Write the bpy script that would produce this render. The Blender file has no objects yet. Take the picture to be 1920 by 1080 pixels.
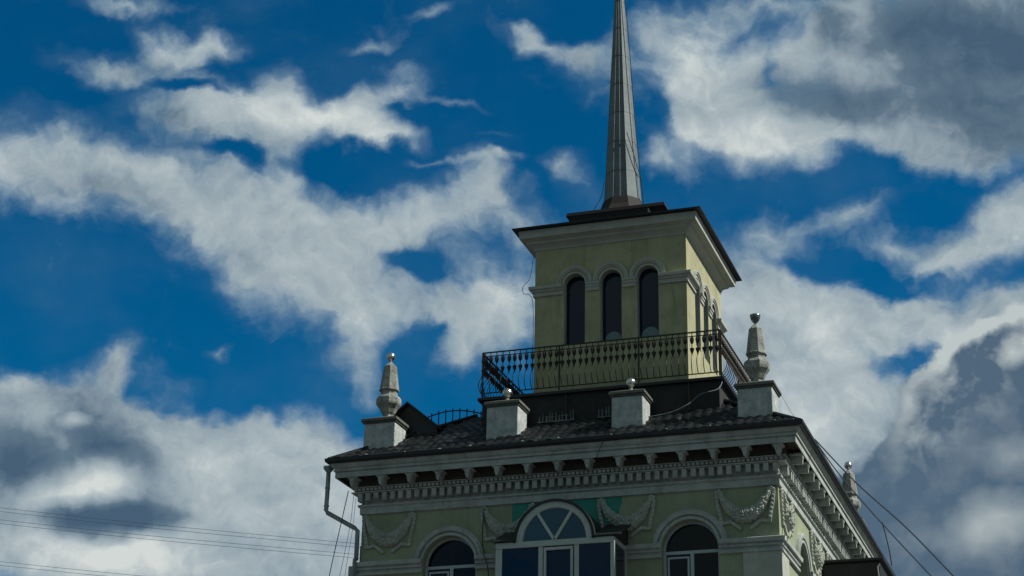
import bpy, bmesh, math, random
from mathutils import Vector, Matrix, noise
from mathutils.geometry import tessellate_polygon
PI = math.pi
random.seed(7)
S = bpy.context.scene
COL = S.collection

# ------------------------------------------------------------------ camera
cam_d = bpy.data.cameras.new('camera')
cam = bpy.data.objects.new('camera', cam_d); COL.objects.link(cam)
CF = Vector((-0.30094, 0.87623, 0.37637)).normalized()
CR = Vector((0.94787, 0.31821, 0.01709)).normalized()
CU = CR.cross(CF).normalized()
CC = Vector((7.9016, -43.8383, 1.6))
cam.matrix_world = Matrix(((CR.x, CU.x, -CF.x, CC.x), (CR.y, CU.y, -CF.y, CC.y), (CR.z, CU.z, -CF.z, CC.z), (0, 0, 0, 1)))
cam_d.sensor_width = 36; cam_d.lens = 3400 * 36 / 1920
cam_d.clip_start = .1; cam_d.clip_end = 8000
S.camera = cam

# ------------------------------------------------------------------ exposure
S.view_settings.view_transform = 'Standard'
S.view_settings.look = 'None'
S.view_settings.exposure = 0.0
S.view_settings.gamma = 1
S.view_settings.use_curve_mapping = False

# ------------------------------------------------------------------ sun
SUN_EL = math.radians(45); SUN_DIR = Vector((math.cos(SUN_EL) * math.cos(math.radians(6)), math.cos(SUN_EL) * math.sin(math.radians(6)), math.sin(SUN_EL)))
sl = bpy.data.lights.new('sun', 'SUN'); sl.energy = 5.0; sl.angle = math.radians(.6); sl.color = (1, .96, .88)
so = bpy.data.objects.new('sun', sl); COL.objects.link(so)
so.rotation_euler = SUN_DIR.to_track_quat('Z', 'Y').to_euler(); so.location = (30, 20, 50)

# ------------------------------------------------------------------ sky: Nishita blue with fields of broken cumulus mixed in by direction
W = bpy.data.worlds.new('World'); S.world = W; W.use_nodes = True
nt = W.node_tree; N = nt.nodes; L = nt.links; N.clear()
def nd(t, **k):
    n = N.new(t)
    for a, b in k.items(): setattr(n, a, b)
    return n
def put(sock, v):
    if isinstance(v, bpy.types.NodeSocket): L.new(v, sock)
    elif v is not None: sock.default_value = v
def mth(op, a, b=None, c=None, clamp=False):
    n = nd('ShaderNodeMath', operation=op, use_clamp=clamp)
    put(n.inputs[0], a); put(n.inputs[1], b); put(n.inputs[2], c)
    return n.outputs[0]
def vmt(op, a, b=None, s=None):
    n = nd('ShaderNodeVectorMath', operation=op)
    put(n.inputs[0], a); put(n.inputs[1], b)
    if s is not None: n.inputs['Scale'].default_value = s
    return n.outputs['Value'] if op == 'DOT_PRODUCT' else n.outputs[0]
def smooth(v, a, b):
    n = nd('ShaderNodeMapRange', interpolation_type='SMOOTHSTEP'); put(n.inputs[0], v)
    n.inputs[1].default_value = a; n.inputs[2].default_value = b
    return n.outputs[0]
def nz(vec, sc, det, rough=.55):
    n = nd('ShaderNodeTexNoise'); n.inputs['Scale'].default_value = sc; n.inputs['Detail'].default_value = det
    n.inputs['Roughness'].default_value = rough; put(n.inputs['Vector'], vec); return n
def mixc(f, a, b):
    n = nd('ShaderNodeMix', data_type='RGBA'); put(n.inputs[0], f)
    for i, v in ((6, a), (7, b)):
        if isinstance(v, tuple): n.inputs[i].default_value = (*v, 1)
        else: L.new(v, n.inputs[i])
    return n.outputs[2]
tc = nd('ShaderNodeTexCoord').outputs['Generated']
sky = nd('ShaderNodeTexSky', sky_type='NISHITA', sun_disc=False)
sky.sun_elevation = SUN_EL; sky.sun_rotation = math.atan2(SUN_DIR.x, SUN_DIR.y); sky.ozone_density = 3; sky.dust_density = .3; sky.air_density = 1
# chart of the cloudy quarter of the sky: directions mapped onto a plane around one fixed direction
fw = mth('MAXIMUM', vmt('DOT_PRODUCT', tc, tuple(CF)), .12)
uu = mth('DIVIDE', vmt('DOT_PRODUCT', tc, tuple(CR)), fw); vv = mth('DIVIDE', vmt('DOT_PRODUCT', tc, tuple(CU)), fw)
cx = nd('ShaderNodeCombineXYZ'); put(cx.inputs[0], uu); put(cx.inputs[1], vv)
K = 3400 / 960
chart = vmt('SCALE', cx.outputs[0], s=K)          # +-1 across 31 degrees of sky
w1 = vmt('SCALE', vmt('SUBTRACT', nz(chart, 4.5, 3, .6).outputs['Color'], (.5, .5, .5)), s=.16)
w2 = vmt('SCALE', vmt('SUBTRACT', nz(chart, 17, 4, .6).outputs['Color'], (.5, .5, .5)), s=.05)
wp = vmt('ADD', vmt('ADD', chart, w1), w2)
wps = vmt('ADD', chart, vmt('SCALE', w1, s=.5))
def blobs(lst, vec):
    acc = None
    for (px, py, rx, ry, rot, amp) in lst:
        m = nd('ShaderNodeMapping', vector_type='TEXTURE'); L.new(vec, m.inputs[0])
        m.inputs[1].default_value = ((px - 960) / 960, (540 - py) / 960, 0)
        m.inputs[2].default_value = (0, 0, math.radians(-rot)); m.inputs[3].default_value = (rx / 960, ry / 960, 1)
        g = nd('ShaderNodeTexGradient', gradient_type='SPHERICAL'); L.new(m.outputs[0], g.inputs[0])
        acc = mth('MULTIPLY_ADD', g.outputs[1], amp, acc if acc is not None else 0.0)
    return acc
CLOUD = [  # centre, half sizes and tilt of each bank (in chart units x 960), density
 (30,290,260,120,5,1.3),(230,330,250,120,12,1.1),(400,380,250,120,22,1.3),(570,430,240,140,25,1.4),(700,430,220,100,0,1.1),(840,395,150,65,-14,1.1),
 (620,560,300,110,12,1.4),(500,540,110,70,20,.8),(840,580,230,110,5,1.1),(940,560,150,170,0,1.3),(650,680,90,90,40,1.0),(690,720,60,50,20,.5),(860,670,120,50,-10,.7),
 (170,400,110,70,20,.6),(280,190,130,80,-10,.7),(350,240,140,60,30,.5),
 (440,215,170,90,10,1.6),(560,235,250,75,5,1.3),(700,190,140,45,-22,1.2),(710,260,130,42,12,1.3),(540,160,75,40,45,1.1),(530,300,60,80,0,.8),
 (320,85,110,55,30,1.4),(415,80,75,45,10,1.3),(225,120,120,45,-20,1.0),(170,125,110,35,10,.7),(280,130,90,30,0,.6),(230,0,140,28,0,1.1),(700,72,80,18,-15,.8),(810,25,50,22,0,.8),(850,195,100,16,5,.7),(740,130,60,25,0,.5),
 (905,320,80,50,40,1.3),(940,300,60,20,0,.9),(960,400,180,70,30,1.0),(800,315,120,14,-5,.8),(1065,305,65,45,0,1.1),(1090,350,80,45,40,.7),(930,250,50,12,0,.4),
 (1010,85,110,38,12,1.3),(1100,105,100,50,-10,1.2),(1120,160,100,50,20,.7),(985,75,40,30,0,.5),
 (1290,115,170,140,10,1.7),(1330,190,130,90,0,1.0),(1240,50,120,50,0,.7),(1400,10,260,55,5,1.0),(1500,95,200,60,-10,.95),(1540,50,60,60,30,.5),(1600,70,90,100,0,1.0),
 (1410,265,250,78,8,1.7),(1330,245,110,40,-5,.6),(1250,310,120,45,10,.8),(1215,290,50,60,0,.5),(1470,190,280,90,5,.9),(1720,140,360,210,0,1.9),(1860,60,300,200,0,1.8),(1850,250,240,130,10,1.6),
 (1790,290,130,65,25,1.1),(1620,240,200,60,0,.9),(1600,388,150,34,-10,1.1),(1740,350,60,40,-30,.5),(1440,440,120,65,-5,1.15),(1380,500,160,50,20,.7),
 (1860,460,240,85,-30,1.7),(1700,460,180,60,15,1.0),(1900,400,100,50,-30,.7),(1560,520,180,40,5,.6),
 (1480,600,330,120,0,1.4),(1700,590,260,80,5,1.4),(1560,700,330,130,10,1.4),(1600,820,300,170,20,1.9),(1400,620,160,160,0,1.1),(1880,600,140,80,-20,1.2),
 (1700,950,420,220,0,2.4),(1890,900,300,350,0,2.4),
 (130,740,200,95,-20,1.5),(225,690,42,80,15,1.2),(20,730,70,60,0,1.3),(190,830,280,110,10,2.0),(60,900,330,180,0,2.4),(380,850,280,110,12,1.9),(500,890,320,140,10,1.9),
 (300,1000,500,200,0,2.6),(600,980,240,220,0,2.2),(415,640,50,20,-15,1.0),(700,1060,300,200,0,1.6),(330,715,70,40,0,.5)]
HOLE = [(430,292,110,32,20,1.3),(640,318,130,45,10,.9),(780,480,65,45,0,1.1),(840,510,80,35,0,.8),(760,640,90,60,0,1.2),(810,615,60,30,0,.8),(1445,130,30,60,0,.7),(1590,95,28,60,0,1.0),(1470,90,60,60,0,.4),(1715,690,100,50,0,1.6),(1600,515,200,35,10,.9),(1740,530,110,26,5,.7),
 (1640,330,140,50,20,.8),(280,420,100,40,0,.5),(370,165,130,18,12,.9),(760,215,70,14,8,1.0),(130,180,90,18,0,.6),(255,205,40,20,0,.5),(1230,210,40,90,0,.6),(1480,660,90,40,0,.4),(1380,590,50,30,0,.4)]
dens = mth('SUBTRACT', blobs(CLOUD, wp), blobs(HOLE, wp))
fine = mth('SUBTRACT', nz(wp, 7, 9, .6).outputs[0], .5)
mid = mth('SUBTRACT', nz(vmt('ADD', chart, (3.1, 7.7, 0)), 2.6, 4).outputs[0], .5)
wis = mth('SUBTRACT', nz(vmt('ADD', vmt('SCALE', w1, s=1.6), vmt('MULTIPLY', chart, (3.2, 6.5, 1))), 1.0, 7, .62).outputs[0], .5)
d1 = mth('ADD', mth('MULTIPLY', dens, .72), mth('ADD', mth('MULTIPLY', fine, 1.25), mth('ADD', mth('MULTIPLY', mid, .5), mth('MULTIPLY', wis, .6))))
mask = mth('MAXIMUM', mth('POWER', smooth(d1, .02, .92), 1.25), mth('MULTIPLY', smooth(mth('ADD', mid, mth('ADD', mth('MULTIPLY', vv, -.9), mth('MULTIPLY', wis, .5))), -.15, .35), .11))
# light and dark inside the banks
LIGHT = [(480,210,170,60,5,.75),(620,230,170,50,5,.7),(90,280,200,70,5,.3),(600,400,260,80,15,.25),(620,570,260,60,15,.25),(720,270,90,35,10,.5),(330,90,80,40,20,.3),
 (1310,110,130,110,10,.8),(1610,50,60,60,0,.5),(1400,270,190,60,8,.7),(1760,280,110,50,20,.3),(1860,480,200,80,-30,.6),(1600,600,320,120,0,.35),(1500,800,330,130,10,.5),(1600,870,200,60,20,.5),
 (1800,660,60,50,-40,.7),(1870,625,60,30,-25,.6),(1760,740,40,60,40,.5),(90,920,90,70,-20,1.3),(190,900,90,70,-30,1.5),(150,785,40,18,0,1.2),(200,1035,260,70,5,1.1),(330,850,150,60,20,.4),(560,960,260,140,0,.35),(920,560,120,120,0,.4),(1880,970,120,50,0,.5),(1850,1010,90,60,0,.3),(30,700,50,40,0,.5),(1250,190,60,50,0,.2)]
DARK = [(1800,60,360,110,0,1.7),(1900,170,260,120,0,1.2),(1650,190,260,60,0,.9),(1500,170,220,60,10,.6),(1850,270,240,110,0,.8),(1560,60,60,60,0,.3),(170,340,180,60,15,.35),(330,210,200,70,10,.4),(260,240,160,60,0,.4),
 (80,860,230,90,0,1.2),(220,830,130,60,25,1.1),(160,730,160,80,0,.35),(200,968,170,48,3,2.2),(252,940,70,50,0,1.3),(130,975,80,40,0,.8),(330,960,60,30,0,.5),(20,900,110,200,0,.7),(1830,790,220,140,-20,1.9),(1730,930,260,190,0,1.9),(1880,720,160,70,-20,1.0),(1640,960,160,120,0,.9),(1900,880,160,160,0,1.3),
 (260,130,130,50,-15,.5),(1110,150,110,70,0,.4),(1850,440,60,30,0,.2),(820,490,120,70,0,.4),(420,640,40,20,0,.3),(160,1075,200,20,0,.1),(760,460,160,40,-10,.25),(1760,560,180,60,0,.3)]
shade = mth('SUBTRACT', blobs(LIGHT, wps), blobs(DARK, wps))
off = vmt('ADD', wp, (.012, .028, 0))
rel = mth('SUBTRACT', nz(wp, 7, 9, .6).outputs[0], nz(off, 7, 9, .6).outputs[0])
edge = smooth(d1, .35, 1.15)
sh = mth('ADD', mth('ADD', shade, mth('MULTIPLY', rel, 1.7)), mth('ADD', mth('MULTIPLY', mid, 1.0), mth('ADD', mth('MULTIPLY', fine, .7), mth('MULTIPLY', edge, .22))))
ramp = nd('ShaderNodeValToRGB'); put(ramp.inputs[0], mth('MULTIPLY_ADD', sh, .42, .53))
els = ramp.color_ramp.elements
els[0].position = 0; els[0].color = (.062, .115, .18, 1)
els[1].position = 1; els[1].color = (.64, .69, .67, 1)
for p, c in ((.28, (.115, .18, .245, 1)), (.56, (.29, .365, .415, 1)), (.78, (.42, .49, .52, 1))):
    e = els.new(p); e.color = c
thin = mixc(mth('MULTIPLY', mth('SUBTRACT', 1.0, edge), .5), ramp.outputs[0], (.11, .25, .40))
# nearer cumulus with hard billowing edges
wp2 = vmt('ADD', chart, vmt('ADD', vmt('SCALE', vmt('SUBTRACT', nz(chart, 9, 5, .55).outputs['Color'], (.5, .5, .5)), s=.085), vmt('SCALE', w1, s=.3)))
fd = blobs([(1865,640,55,45,0,.9),(1915,610,60,60,0,1.0),(1810,680,75,65,0,1.0),(1790,750,130,100,0,1.2),(1760,830,120,100,0,1.2),(1890,780,220,200,0,1.8),(1910,930,300,300,0,2.2),(1730,960,220,180,0,1.5),(1620,1000,160,120,0,.7)], wp2)
fn = mth('SUBTRACT', nz(wp2, 15, 5, .5).outputs[0], .5)
f1 = mth('ADD', fd, mth('ADD', mth('MULTIPLY', fn, .6), mth('MULTIPLY', fine, .25)))
fmask = smooth(f1, .22, .55)
rimz = blobs([(1870,640,150,100,-20,1.5),(1800,700,120,150,30,1.4),(1745,780,80,110,20,1.0),(1720,850,80,80,0,.6),(1915,610,110,90,0,1.2)], chart)
inner = mth('ADD', mth('SUBTRACT', 1.0, smooth(f1, .25, 1.75)), mth('MULTIPLY', fn, 1.2))
soft = blobs([(1880,965,120,60,0,.55),(1850,1010,110,70,0,.4),(1900,860,90,50,0,.35),(1700,1000,150,60,0,.15),(230,925,60,30,0,.3)], wps)
fcol = mixc(mth('ADD', mth('MULTIPLY', mth('MULTIPLY', rimz, inner), 1.05), mth('ADD', mth('MULTIPLY', soft, 1.2), mth('ADD', mth('MULTIPLY', fn, .45), mth('ADD', mth('MULTIPLY', fine, .3), mth('MULTIPLY', mid, .55)))), clamp=True), (.08, .135, .20), (.50, .56, .56))
thin = mixc(fmask, thin, fcol)
veil = mth('MULTIPLY', smooth(mth('ADD', dens, mth('ADD', mth('MULTIPLY', mid, .8), mth('MULTIPLY', wis, 1.3))), -.05, .85), .20)
mask = mth('MAXIMUM', mth('MAXIMUM', mask, veil), fmask)
# deep polarised blue
el = nd('ShaderNodeSeparateXYZ'); L.new(tc, el.inputs[0])
SKYK = .1
blue = nd('ShaderNodeMix', data_type='RGBA', blend_type='MULTIPLY'); blue.inputs[0].default_value = 1
L.new(sky.outputs[0], blue.inputs[6]); blue.inputs[7].default_value = (.003, .44, .66, 1)
cl = nd('ShaderNodeMix', data_type='RGBA', blend_type='MULTIPLY'); cl.inputs[0].default_value = 1
L.new(thin, cl.inputs[6]); cl.inputs[7].default_value = (1 / SKYK, 1 / SKYK, 1 / SKYK, 1)
# rest of the sky, off the chart: unseen cloud tinted to set ambient light
oth = smooth(nz(tc, 2.6, 6, .6).outputs[0], .36, .52)
front = smooth(vmt('DOT_PRODUCT', tc, tuple(CF)), .86, .93)
rest = mixc(oth, blue.outputs[2], (1.7, 2.25, 2.15))
skyc = mixc(front, rest, mixc(mask, blue.outputs[2], cl.outputs[2]))
bg = nd('ShaderNodeBackground'); L.new(skyc, bg.inputs[0]); bg.inputs[1].default_value = SKYK
wo = nd('ShaderNodeOutputWorld'); L.new(bg.outputs[0], wo.inputs[0])
W.cycles.sampling_method = 'MANUAL'; W.cycles.sample_map_resolution = 512

# ------------------------------------------------------------------ materials
def mat(name, c, c2=None, rough=.8, nscale=3.0, bump=.15, bscale=30, streak=0.0, metal=0.0, spot=None, spots=.0, spec=.5):
    m = bpy.data.materials.new(name); m.use_nodes = True; t = m.node_tree; n = t.nodes; l = t.links
    b = n['Principled BSDF']; b.inputs['Roughness'].default_value = rough; b.inputs['Metallic'].default_value = metal
    b.inputs['Specular IOR Level'].default_value = spec
    geo = n.new('ShaderNodeNewGeometry')
    def noi(sc, det, mp=None):
        x = n.new('ShaderNodeTexNoise'); x.inputs['Scale'].default_value = sc; x.inputs['Detail'].default_value = det; x.inputs['Roughness'].default_value = .65
        if mp:
            q = n.new('ShaderNodeMapping'); q.inputs[3].default_value = mp; l.new(geo.outputs[0], q.inputs[0]); l.new(q.outputs[0], x.inputs[0])
        else: l.new(geo.outputs[0], x.inputs[0])
        return x.outputs[0]
    def rng(v, a, b_, k=1):
        r = n.new('ShaderNodeMapRange'); l.new(v, r.inputs[0]); r.inputs[1].default_value = a; r.inputs[2].default_value = b_; r.inputs[4].default_value = k
        return r.outputs[0]
    def mx(f, a, b_):
        q = n.new('ShaderNodeMix'); q.data_type = 'RGBA'; l.new(f, q.inputs[0])
        for i, v in ((6, a), (7, b_)):
            if isinstance(v, tuple): q.inputs[i].default_value = (*v, 1)
            else: l.new(v, q.inputs[i])
        return q.outputs[2]
    c2 = c2 or tuple(v * .72 for v in c)
    col = mx(rng(noi(nscale, 6), .35, .68), c, c2)
    if streak:
        col = mx(rng(noi(1, 5, (5, 5, .55)), .52, .74, streak), col, tuple(v * .38 for v in c))
    if spots:
        col = mx(rng(noi(nscale * 3.3, 5), .56, .66, spots), col, spot)
    l.new(col, b.inputs['Base Color'])
    if bump:
        bp = n.new('ShaderNodeBump'); bp.inputs['Strength'].default_value = bump; bp.inputs['Distance'].default_value = .02
        l.new(noi(bscale, 5), bp.inputs['Height']); l.new(bp.outputs[0], b.inputs['Normal'])
    return m
M = dict(
 wall=mat('ochre_stucco', (.31, .345, .225), (.23, .27, .18), .9, 1.1, .35, 25, .35, spot=(.38, .39, .2), spots=.5),
 twall=mat('yellow_stucco', (.43, .42, .26), (.31, .31, .18), .9, 1.3, .55, 18, .6, spot=(.30, .29, .16), spots=.6),
 trim=mat('grey_plaster', (.43, .47, .44), (.29, .32, .30), .9, 2.2, .4, 30, .45, spot=(.12, .13, .11), spots=.35),
 ttrim=mat('white_plaster', (.44, .46, .40), (.34, .36, .32), .85, 1.8, .25, 25, .25),
 orn=mat('relief_plaster', (.45, .48, .43), (.29, .32, .28), .9, 6, .4, 40, .2, spot=(.14, .15, .12), spots=.4),
 pier=mat('pier_plaster', (.52, .55, .53), (.27, .31, .31), .9, 4, .6, 20, .6, spot=(.16, .18, .17), spots=.7),
 cap=mat('mossy_cap_stone', (.13, .14, .12), (.07, .08, .07), .95, 5, .6, 25),
 finial=mat('weathered_finial_stone', (.36, .38, .34), (.14, .15, .13), .9, 5, .6, 22, .8, spot=(.05, .055, .045), spots=.85),
 tile=mat('dark_roof_tile', (.008, .010, .011), (.005, .006, .007), .42, 8, .3, 40, spot=(.09, .11, .10), spots=.22, spec=.3),  # pale spots in the tile colour stand in for glints
 black=mat('black_sheet_metal', (.022, .023, .027), (.012, .012, .015), .5, 3, .2, 20, 0, .2),
 skirt=mat('dark_brown_sheet', (.010, .006, .006), (.006, .004, .005), .8, 5, .2, 25),
 dwall=mat('dark_brick', (.03, .028, .028), (.018, .018, .02), .9, 5, .5, 14),
 spire=mat('grey_spire_sheet', (.155, .20, .21), (.11, .14, .15), .68, 2.5, .3, 8, .6, .1),
 spseam=mat('spire_seam', (.09, .105, .11), None, .5, 4, .1, 20, 0, .35),
 iron=mat('black_iron', (.034, .028, .022), None, .55, 6, .15, 60, 0, .3),
 rust=mat('rusty_iron', (.07, .045, .03), (.03, .025, .022), .8, 9, .2, 60),
 pipe=mat('zinc_pipe', (.30, .34, .35), (.2, .23, .24), .5, 4, .1, 30, .3, .3),
 frame=mat('white_window_frame', (.40, .47, .50), (.33, .39, .42), .55, 3, .05, 20, .15),
 bframe=mat('white_plastic_frame', (.45, .50, .47), (.38, .43, .41), .4, 3, .05, 20, .2),
 glass=mat('dark_glass', (.003, .004, .007), (.002, .003, .005), .05, 1, .25, 1.6, spec=.3),
 bglass=mat('blue_glass', (.003, .013, .045), (.002, .009, .03), .05, 1, .25, 1.6, spec=.4),
 fglass=mat('teal_glass', (.03, .085, .12), (.022, .06, .09), .1, 1.5, 0),
 bead=mat('polished_ball', (.74, .74, .70), (.5, .5, .48), .26, 6, .1, 30, 0, 1.0, spot=(.3, .3, .28), spots=.4),
 brokenball=mat('tarnished_bowl', (.35, .37, .38), (.05, .05, .06), .25, 9, .1, 30, 0, .9),
 teal=mat('teal_paint', (.035, .27, .22), (.03, .20, .17), .85, 2.5, .3, 25, .3),
 soffit=mat('brown_shaded_soffit', (.08, .07, .052), (.05, .042, .034), .95, 4, .3, 25),
 flash=mat('grey_flashing', (.16, .18, .18), (.05, .055, .06), .6, 1.2, .1, 25),
 disc=mat('milky_glass', (.16, .24, .25), (.13, .2, .22), .3, 3, 0),
 cable=mat('cable_rubber', (.03, .045, .07), None, .6, 3, 0), gcable=mat('grey_cable', (.34, .35, .33), None, .6, 3, 0), wire=mat('far_wire', (.16, .19, .22), None, .7, 3, 0),
 ground=mat('asphalt', (.05, .05, .052), (.038, .038, .04), .9, 1, .2, 30), pave=mat('paving', (.2, .2, .19), None, .9, 1, .2, 10),
)

# ------------------------------------------------------------------ builders
class MB:
    def __init__(s): s.b = bmesh.new()
    def v(s, p): return s.b.verts.new(p)
    def f(s, vs):
        try: return s.b.faces.new(vs)
        except ValueError: return None
    def box(s, x0, x1, y0, y1, z0, z1, taper=None):
        t = taper or (0, 0)
        P = [(x0, y0, z0), (x1, y0, z0), (x1, y1, z0), (x0, y1, z0), (x0 + t[0], y0 + t[1], z1), (x1 - t[0], y0 + t[1], z1), (x1 - t[0], y1 - t[1], z1), (x0 + t[0], y1 - t[1], z1)]
        V = [s.v(p) for p in P]
        for q in ((0, 3, 2, 1), (4, 5, 6, 7), (0, 1, 5, 4), (1, 2, 6, 5), (2, 3, 7, 6), (3, 0, 4, 7)): s.f([V[i] for i in q])
        return s
    def pts_box(s, P):
        V = [s.v(p) for p in P]
        for q in ((0, 3, 2, 1), (4, 5, 6, 7), (0, 1, 5, 4), (1, 2, 6, 5), (2, 3, 7, 6), (3, 0, 4, 7)): s.f([V[i] for i in q])
    def ring(s, rect, prof):      # moulding swept round a rectangle, mitred at the corners; prof = (offset outward, z)
        x0, x1, y0, y1 = rect; prev = None
        for o, z in prof:
            c = [s.v(p) for p in ((x0 - o, y0 - o, z), (x1 + o, y0 - o, z), (x1 + o, y1 + o, z), (x0 - o, y1 + o, z))]
            if prev:
                for i in range(4): s.f([prev[i], prev[(i + 1) % 4], c[(i + 1) % 4], c[i]])
            prev = c
        return s
    def lathe(s, prof, n=16, c=(0, 0, 0), rot=0, cap=True):
        prev = None
        for r, z in prof:
            ring = [s.v((c[0] + r * math.cos(rot + 2 * PI * i / n), c[1] + r * math.sin(rot + 2 * PI * i / n), c[2] + z)) for i in range(n)]
            if prev:
                for i in range(n): s.f([prev[i], prev[(i + 1) % n], ring[(i + 1) % n], ring[i]])
            elif cap: s.f(ring[::-1])
            prev = ring
        if cap: s.f(prev)
        return s
    def tube(s, P, r, n=6, flat=None):
        P = [Vector(p) for p in P]; prev = None
        for i, p in enumerate(P):
            d = (P[min(i + 1, len(P) - 1)] - P[max(i - 1, 0)]).normalized()
            a = d.cross(Vector((0, 0, 1)) if abs(d.z) < .9 else Vector((0, 1, 0))).normalized(); b_ = d.cross(a)
            rr = r[i] if isinstance(r, (list, tuple)) else r
            ring = [s.v(p + a * rr * math.cos(2 * PI * k / n + PI / n) + b_ * rr * math.sin(2 * PI * k / n + PI / n)) for k in range(n)]
            if prev:
                for k in range(n): s.f([prev[k], prev[(k + 1) % n], ring[(k + 1) % n], ring[k]])
            else: s.f(ring[::-1])
            prev = ring
        s.f(prev); return s
    def poly(s, mp, outline, holes=(), d=0):
        loops = [outline] + list(holes); flat = [p for lp in loops for p in lp]
        V = [s.v(mp(u, z, d)) for u, z in flat]
        for t in tessellate_polygon([[Vector((u, z, 0)) for u, z in lp] for lp in loops]): s.f([V[i] for i in t])
        return s
    def reveal(s, mp, loop, d0, d1, closed=True):
        a = [s.v(mp(u, z, d0)) for u, z in loop]; b_ = [s.v(mp(u, z, d1)) for u, z in loop]
        n = len(loop)
        for i in range(n if closed else n - 1): s.f([a[i], a[(i + 1) % n], b_[(i + 1) % n], b_[i]])
        return s
    def slab(s, mp, loop, d0, d1):
        s.poly(mp, loop, d=d0); s.poly(mp, loop, d=d1); s.reveal(mp, loop, d0, d1); return s
    def arch(s, mp, c, z, prof, a0=0, a1=PI, n=28):   # prof = (radius, distance outward)
        prev = None
        for k in range(n + 1):
            a = a0 + (a1 - a0) * k / n
            cur = [s.v(mp(c + r * math.cos(a), z + r * math.sin(a), d)) for r, d in prof]
            if prev:
                for i in range(len(prof) - 1): s.f([prev[i], prev[i + 1], cur[i + 1], cur[i]])
            elif len(prof) > 2: s.f(cur)
            prev = cur
        if len(prof) > 2: s.f(prev[::-1])
        return s
    def build(s, name, m, parent=None, smooth=False, bevel=0):
        me = bpy.data.meshes.new(name)
        bmesh.ops.remove_doubles(s.b, verts=s.b.verts, dist=1e-5)
        bmesh.ops.recalc_face_normals(s.b, faces=s.b.faces)
        s.b.to_mesh(me); s.b.free()
        o = bpy.data.objects.new(name, me); COL.objects.link(o); me.materials.append(m)
        if parent is not None:
            w = Vector((0, 0, 0)); q = parent
            while q is not None: w += q.location; q = q.parent
            me.transform(Matrix.Translation(-w)); o.parent = parent
        if smooth: me.polygons.foreach_set('use_smooth', [True] * len(me.polygons))
        if bevel:
            bv = o.modifiers.new('bevel', 'BEVEL'); bv.width = bevel; bv.segments = 2; bv.limit_method = 'ANGLE'
        return o
def tag(o, label, cat, group=None):
    o['label'] = label; o['category'] = cat
    if group: o['group'] = group
    return o
def thing(name, loc, label, cat, group=None):
    o = bpy.data.objects.new(name, None); COL.objects.link(o); o.location = loc; o.empty_display_size = .2
    return tag(o, label, cat, group)
def copy_tree(o, parent=None):
    c = o.copy(); COL.objects.link(c)
    if parent is not None: c.parent = parent
    for ch in list(o.children): copy_tree(ch, c)
    return c
def struct(o): o['kind'] = 'structure'; return o
def arch_loop(c, r, zs, zb, n=24):
    return [(c - r, zb)] + [(c + r * math.cos(PI - PI * k / n), zs + r * math.sin(PI - PI * k / n)) for k in range(n + 1)] + [(c + r, zb)]

# ------------------------------------------------------------------ ground
g = MB(); g.b.faces.new([g.v(p) for p in ((-3000, -3000, 0), (3000, -3000, 0), (3000, 3000, 0), (-3000, 3000, 0))]); struct(g.build('ground', M['ground']))
g = MB(); g.box(-17, 6, -6, 28, 0.002, .14); struct(g.build('pavement', M['pave']))

# ------------------------------------------------------------------ corner building
X0, X1, Y0, Y1 = -11.3, 0.0, 0.0, 22.0
RECT = (X0, X1, Y0, Y1)
BLD = thing('corner_building', (-5.65, 11, 0), 'ochre stuccoed building with bracketed white cornice, garlands and arched windows carrying the tower', 'building')
fm = lambda u, z, d: (u, Y0 - d, z)           # front wall
sm = lambda u, z, d: (X1 + d, u, z)           # right wall
ZS, WR = 12.80, .74
FW = (-8.76, -2.28); BAYC = -5.52
SW = (3.15, 9.9, 14.2, 18.5)
w = MB()
w.poly(fm, [(X0, .14), (X1, .14), (X1, 15.2), (X0, 15.2)], [arch_loop(c, WR, ZS, 11.0) for c in FW])
for c in FW: w.reveal(fm, arch_loop(c, WR, ZS, 11.0), 0, -.32)
w.poly(sm, [(Y0, .14), (Y1, .14), (Y1, 15.2), (Y0, 15.2)], [arch_loop(c, WR, ZS, 11.0) for c in SW])
for c in SW: w.reveal(sm, arch_loop(c, WR, ZS, 11.0), 0, -.32)
w.f([w.v(p) for p in ((X0, Y0, .14), (X0, Y1, .14), (X0, Y1, 15.2), (X0, Y0, 15.2))])
w.f([w.v(p) for p in ((X0, Y1, .14), (X1, Y1, .14), (X1, Y1, 15.2), (X0, Y1, 15.2))])
w.build('wall', M['wall'], BLD)

# windows of the main block
def arched_window(mp, c, sash=True):
    f = MB(); D = -.2
    f.arch(mp, c, ZS, [(WR, D - .06), (WR, D), (WR - .06, D), (WR - .06, D - .06)], n=24)
    def bar(u0, u1, z0, z1, d0=D - .06, d1=D):
        f.slab(mp, [(u0, z0), (u1, z0), (u1, z1), (u0, z1)], d0, d1)
    bar(c - WR, c + WR, ZS - .09, ZS - .01)
    bar(c - .045, c + .045, 11.0, ZS - .09)
    bar(c - WR, c - WR + .07, 11.0, ZS - .09); bar(c + WR - .07, c + WR, 11.0, ZS - .09)
    if sash:
        for a, b_ in ((c - WR + .10, c - .075),):
            bar(a, b_, ZS - .20, ZS - .15, D - .05, D - .012); bar(a, a + .05, 11.0, ZS - .2, D - .05, D - .012); bar(b_ - .05, b_, 11.0, ZS - .2, D - .05, D - .012)
    w = f.build('window', M['frame'], BLD)
    g_ = MB(); g_.poly(mp, arch_loop(c, WR - .03, ZS, 11.0), d=D - .045); g_.build('pane', M['glass'], w)
for c in FW: arched_window(fm, c)
for c in SW: arched_window(sm, c)
AV = [(WR, -.02), (WR, .08), (WR + .065, .08), (WR + .07, .03), (WR + .115, .03), (WR + .12, .10), (WR + .2, .12), (WR + .205, .08), (WR + .255, .08), (WR + .26, 0)]
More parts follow.
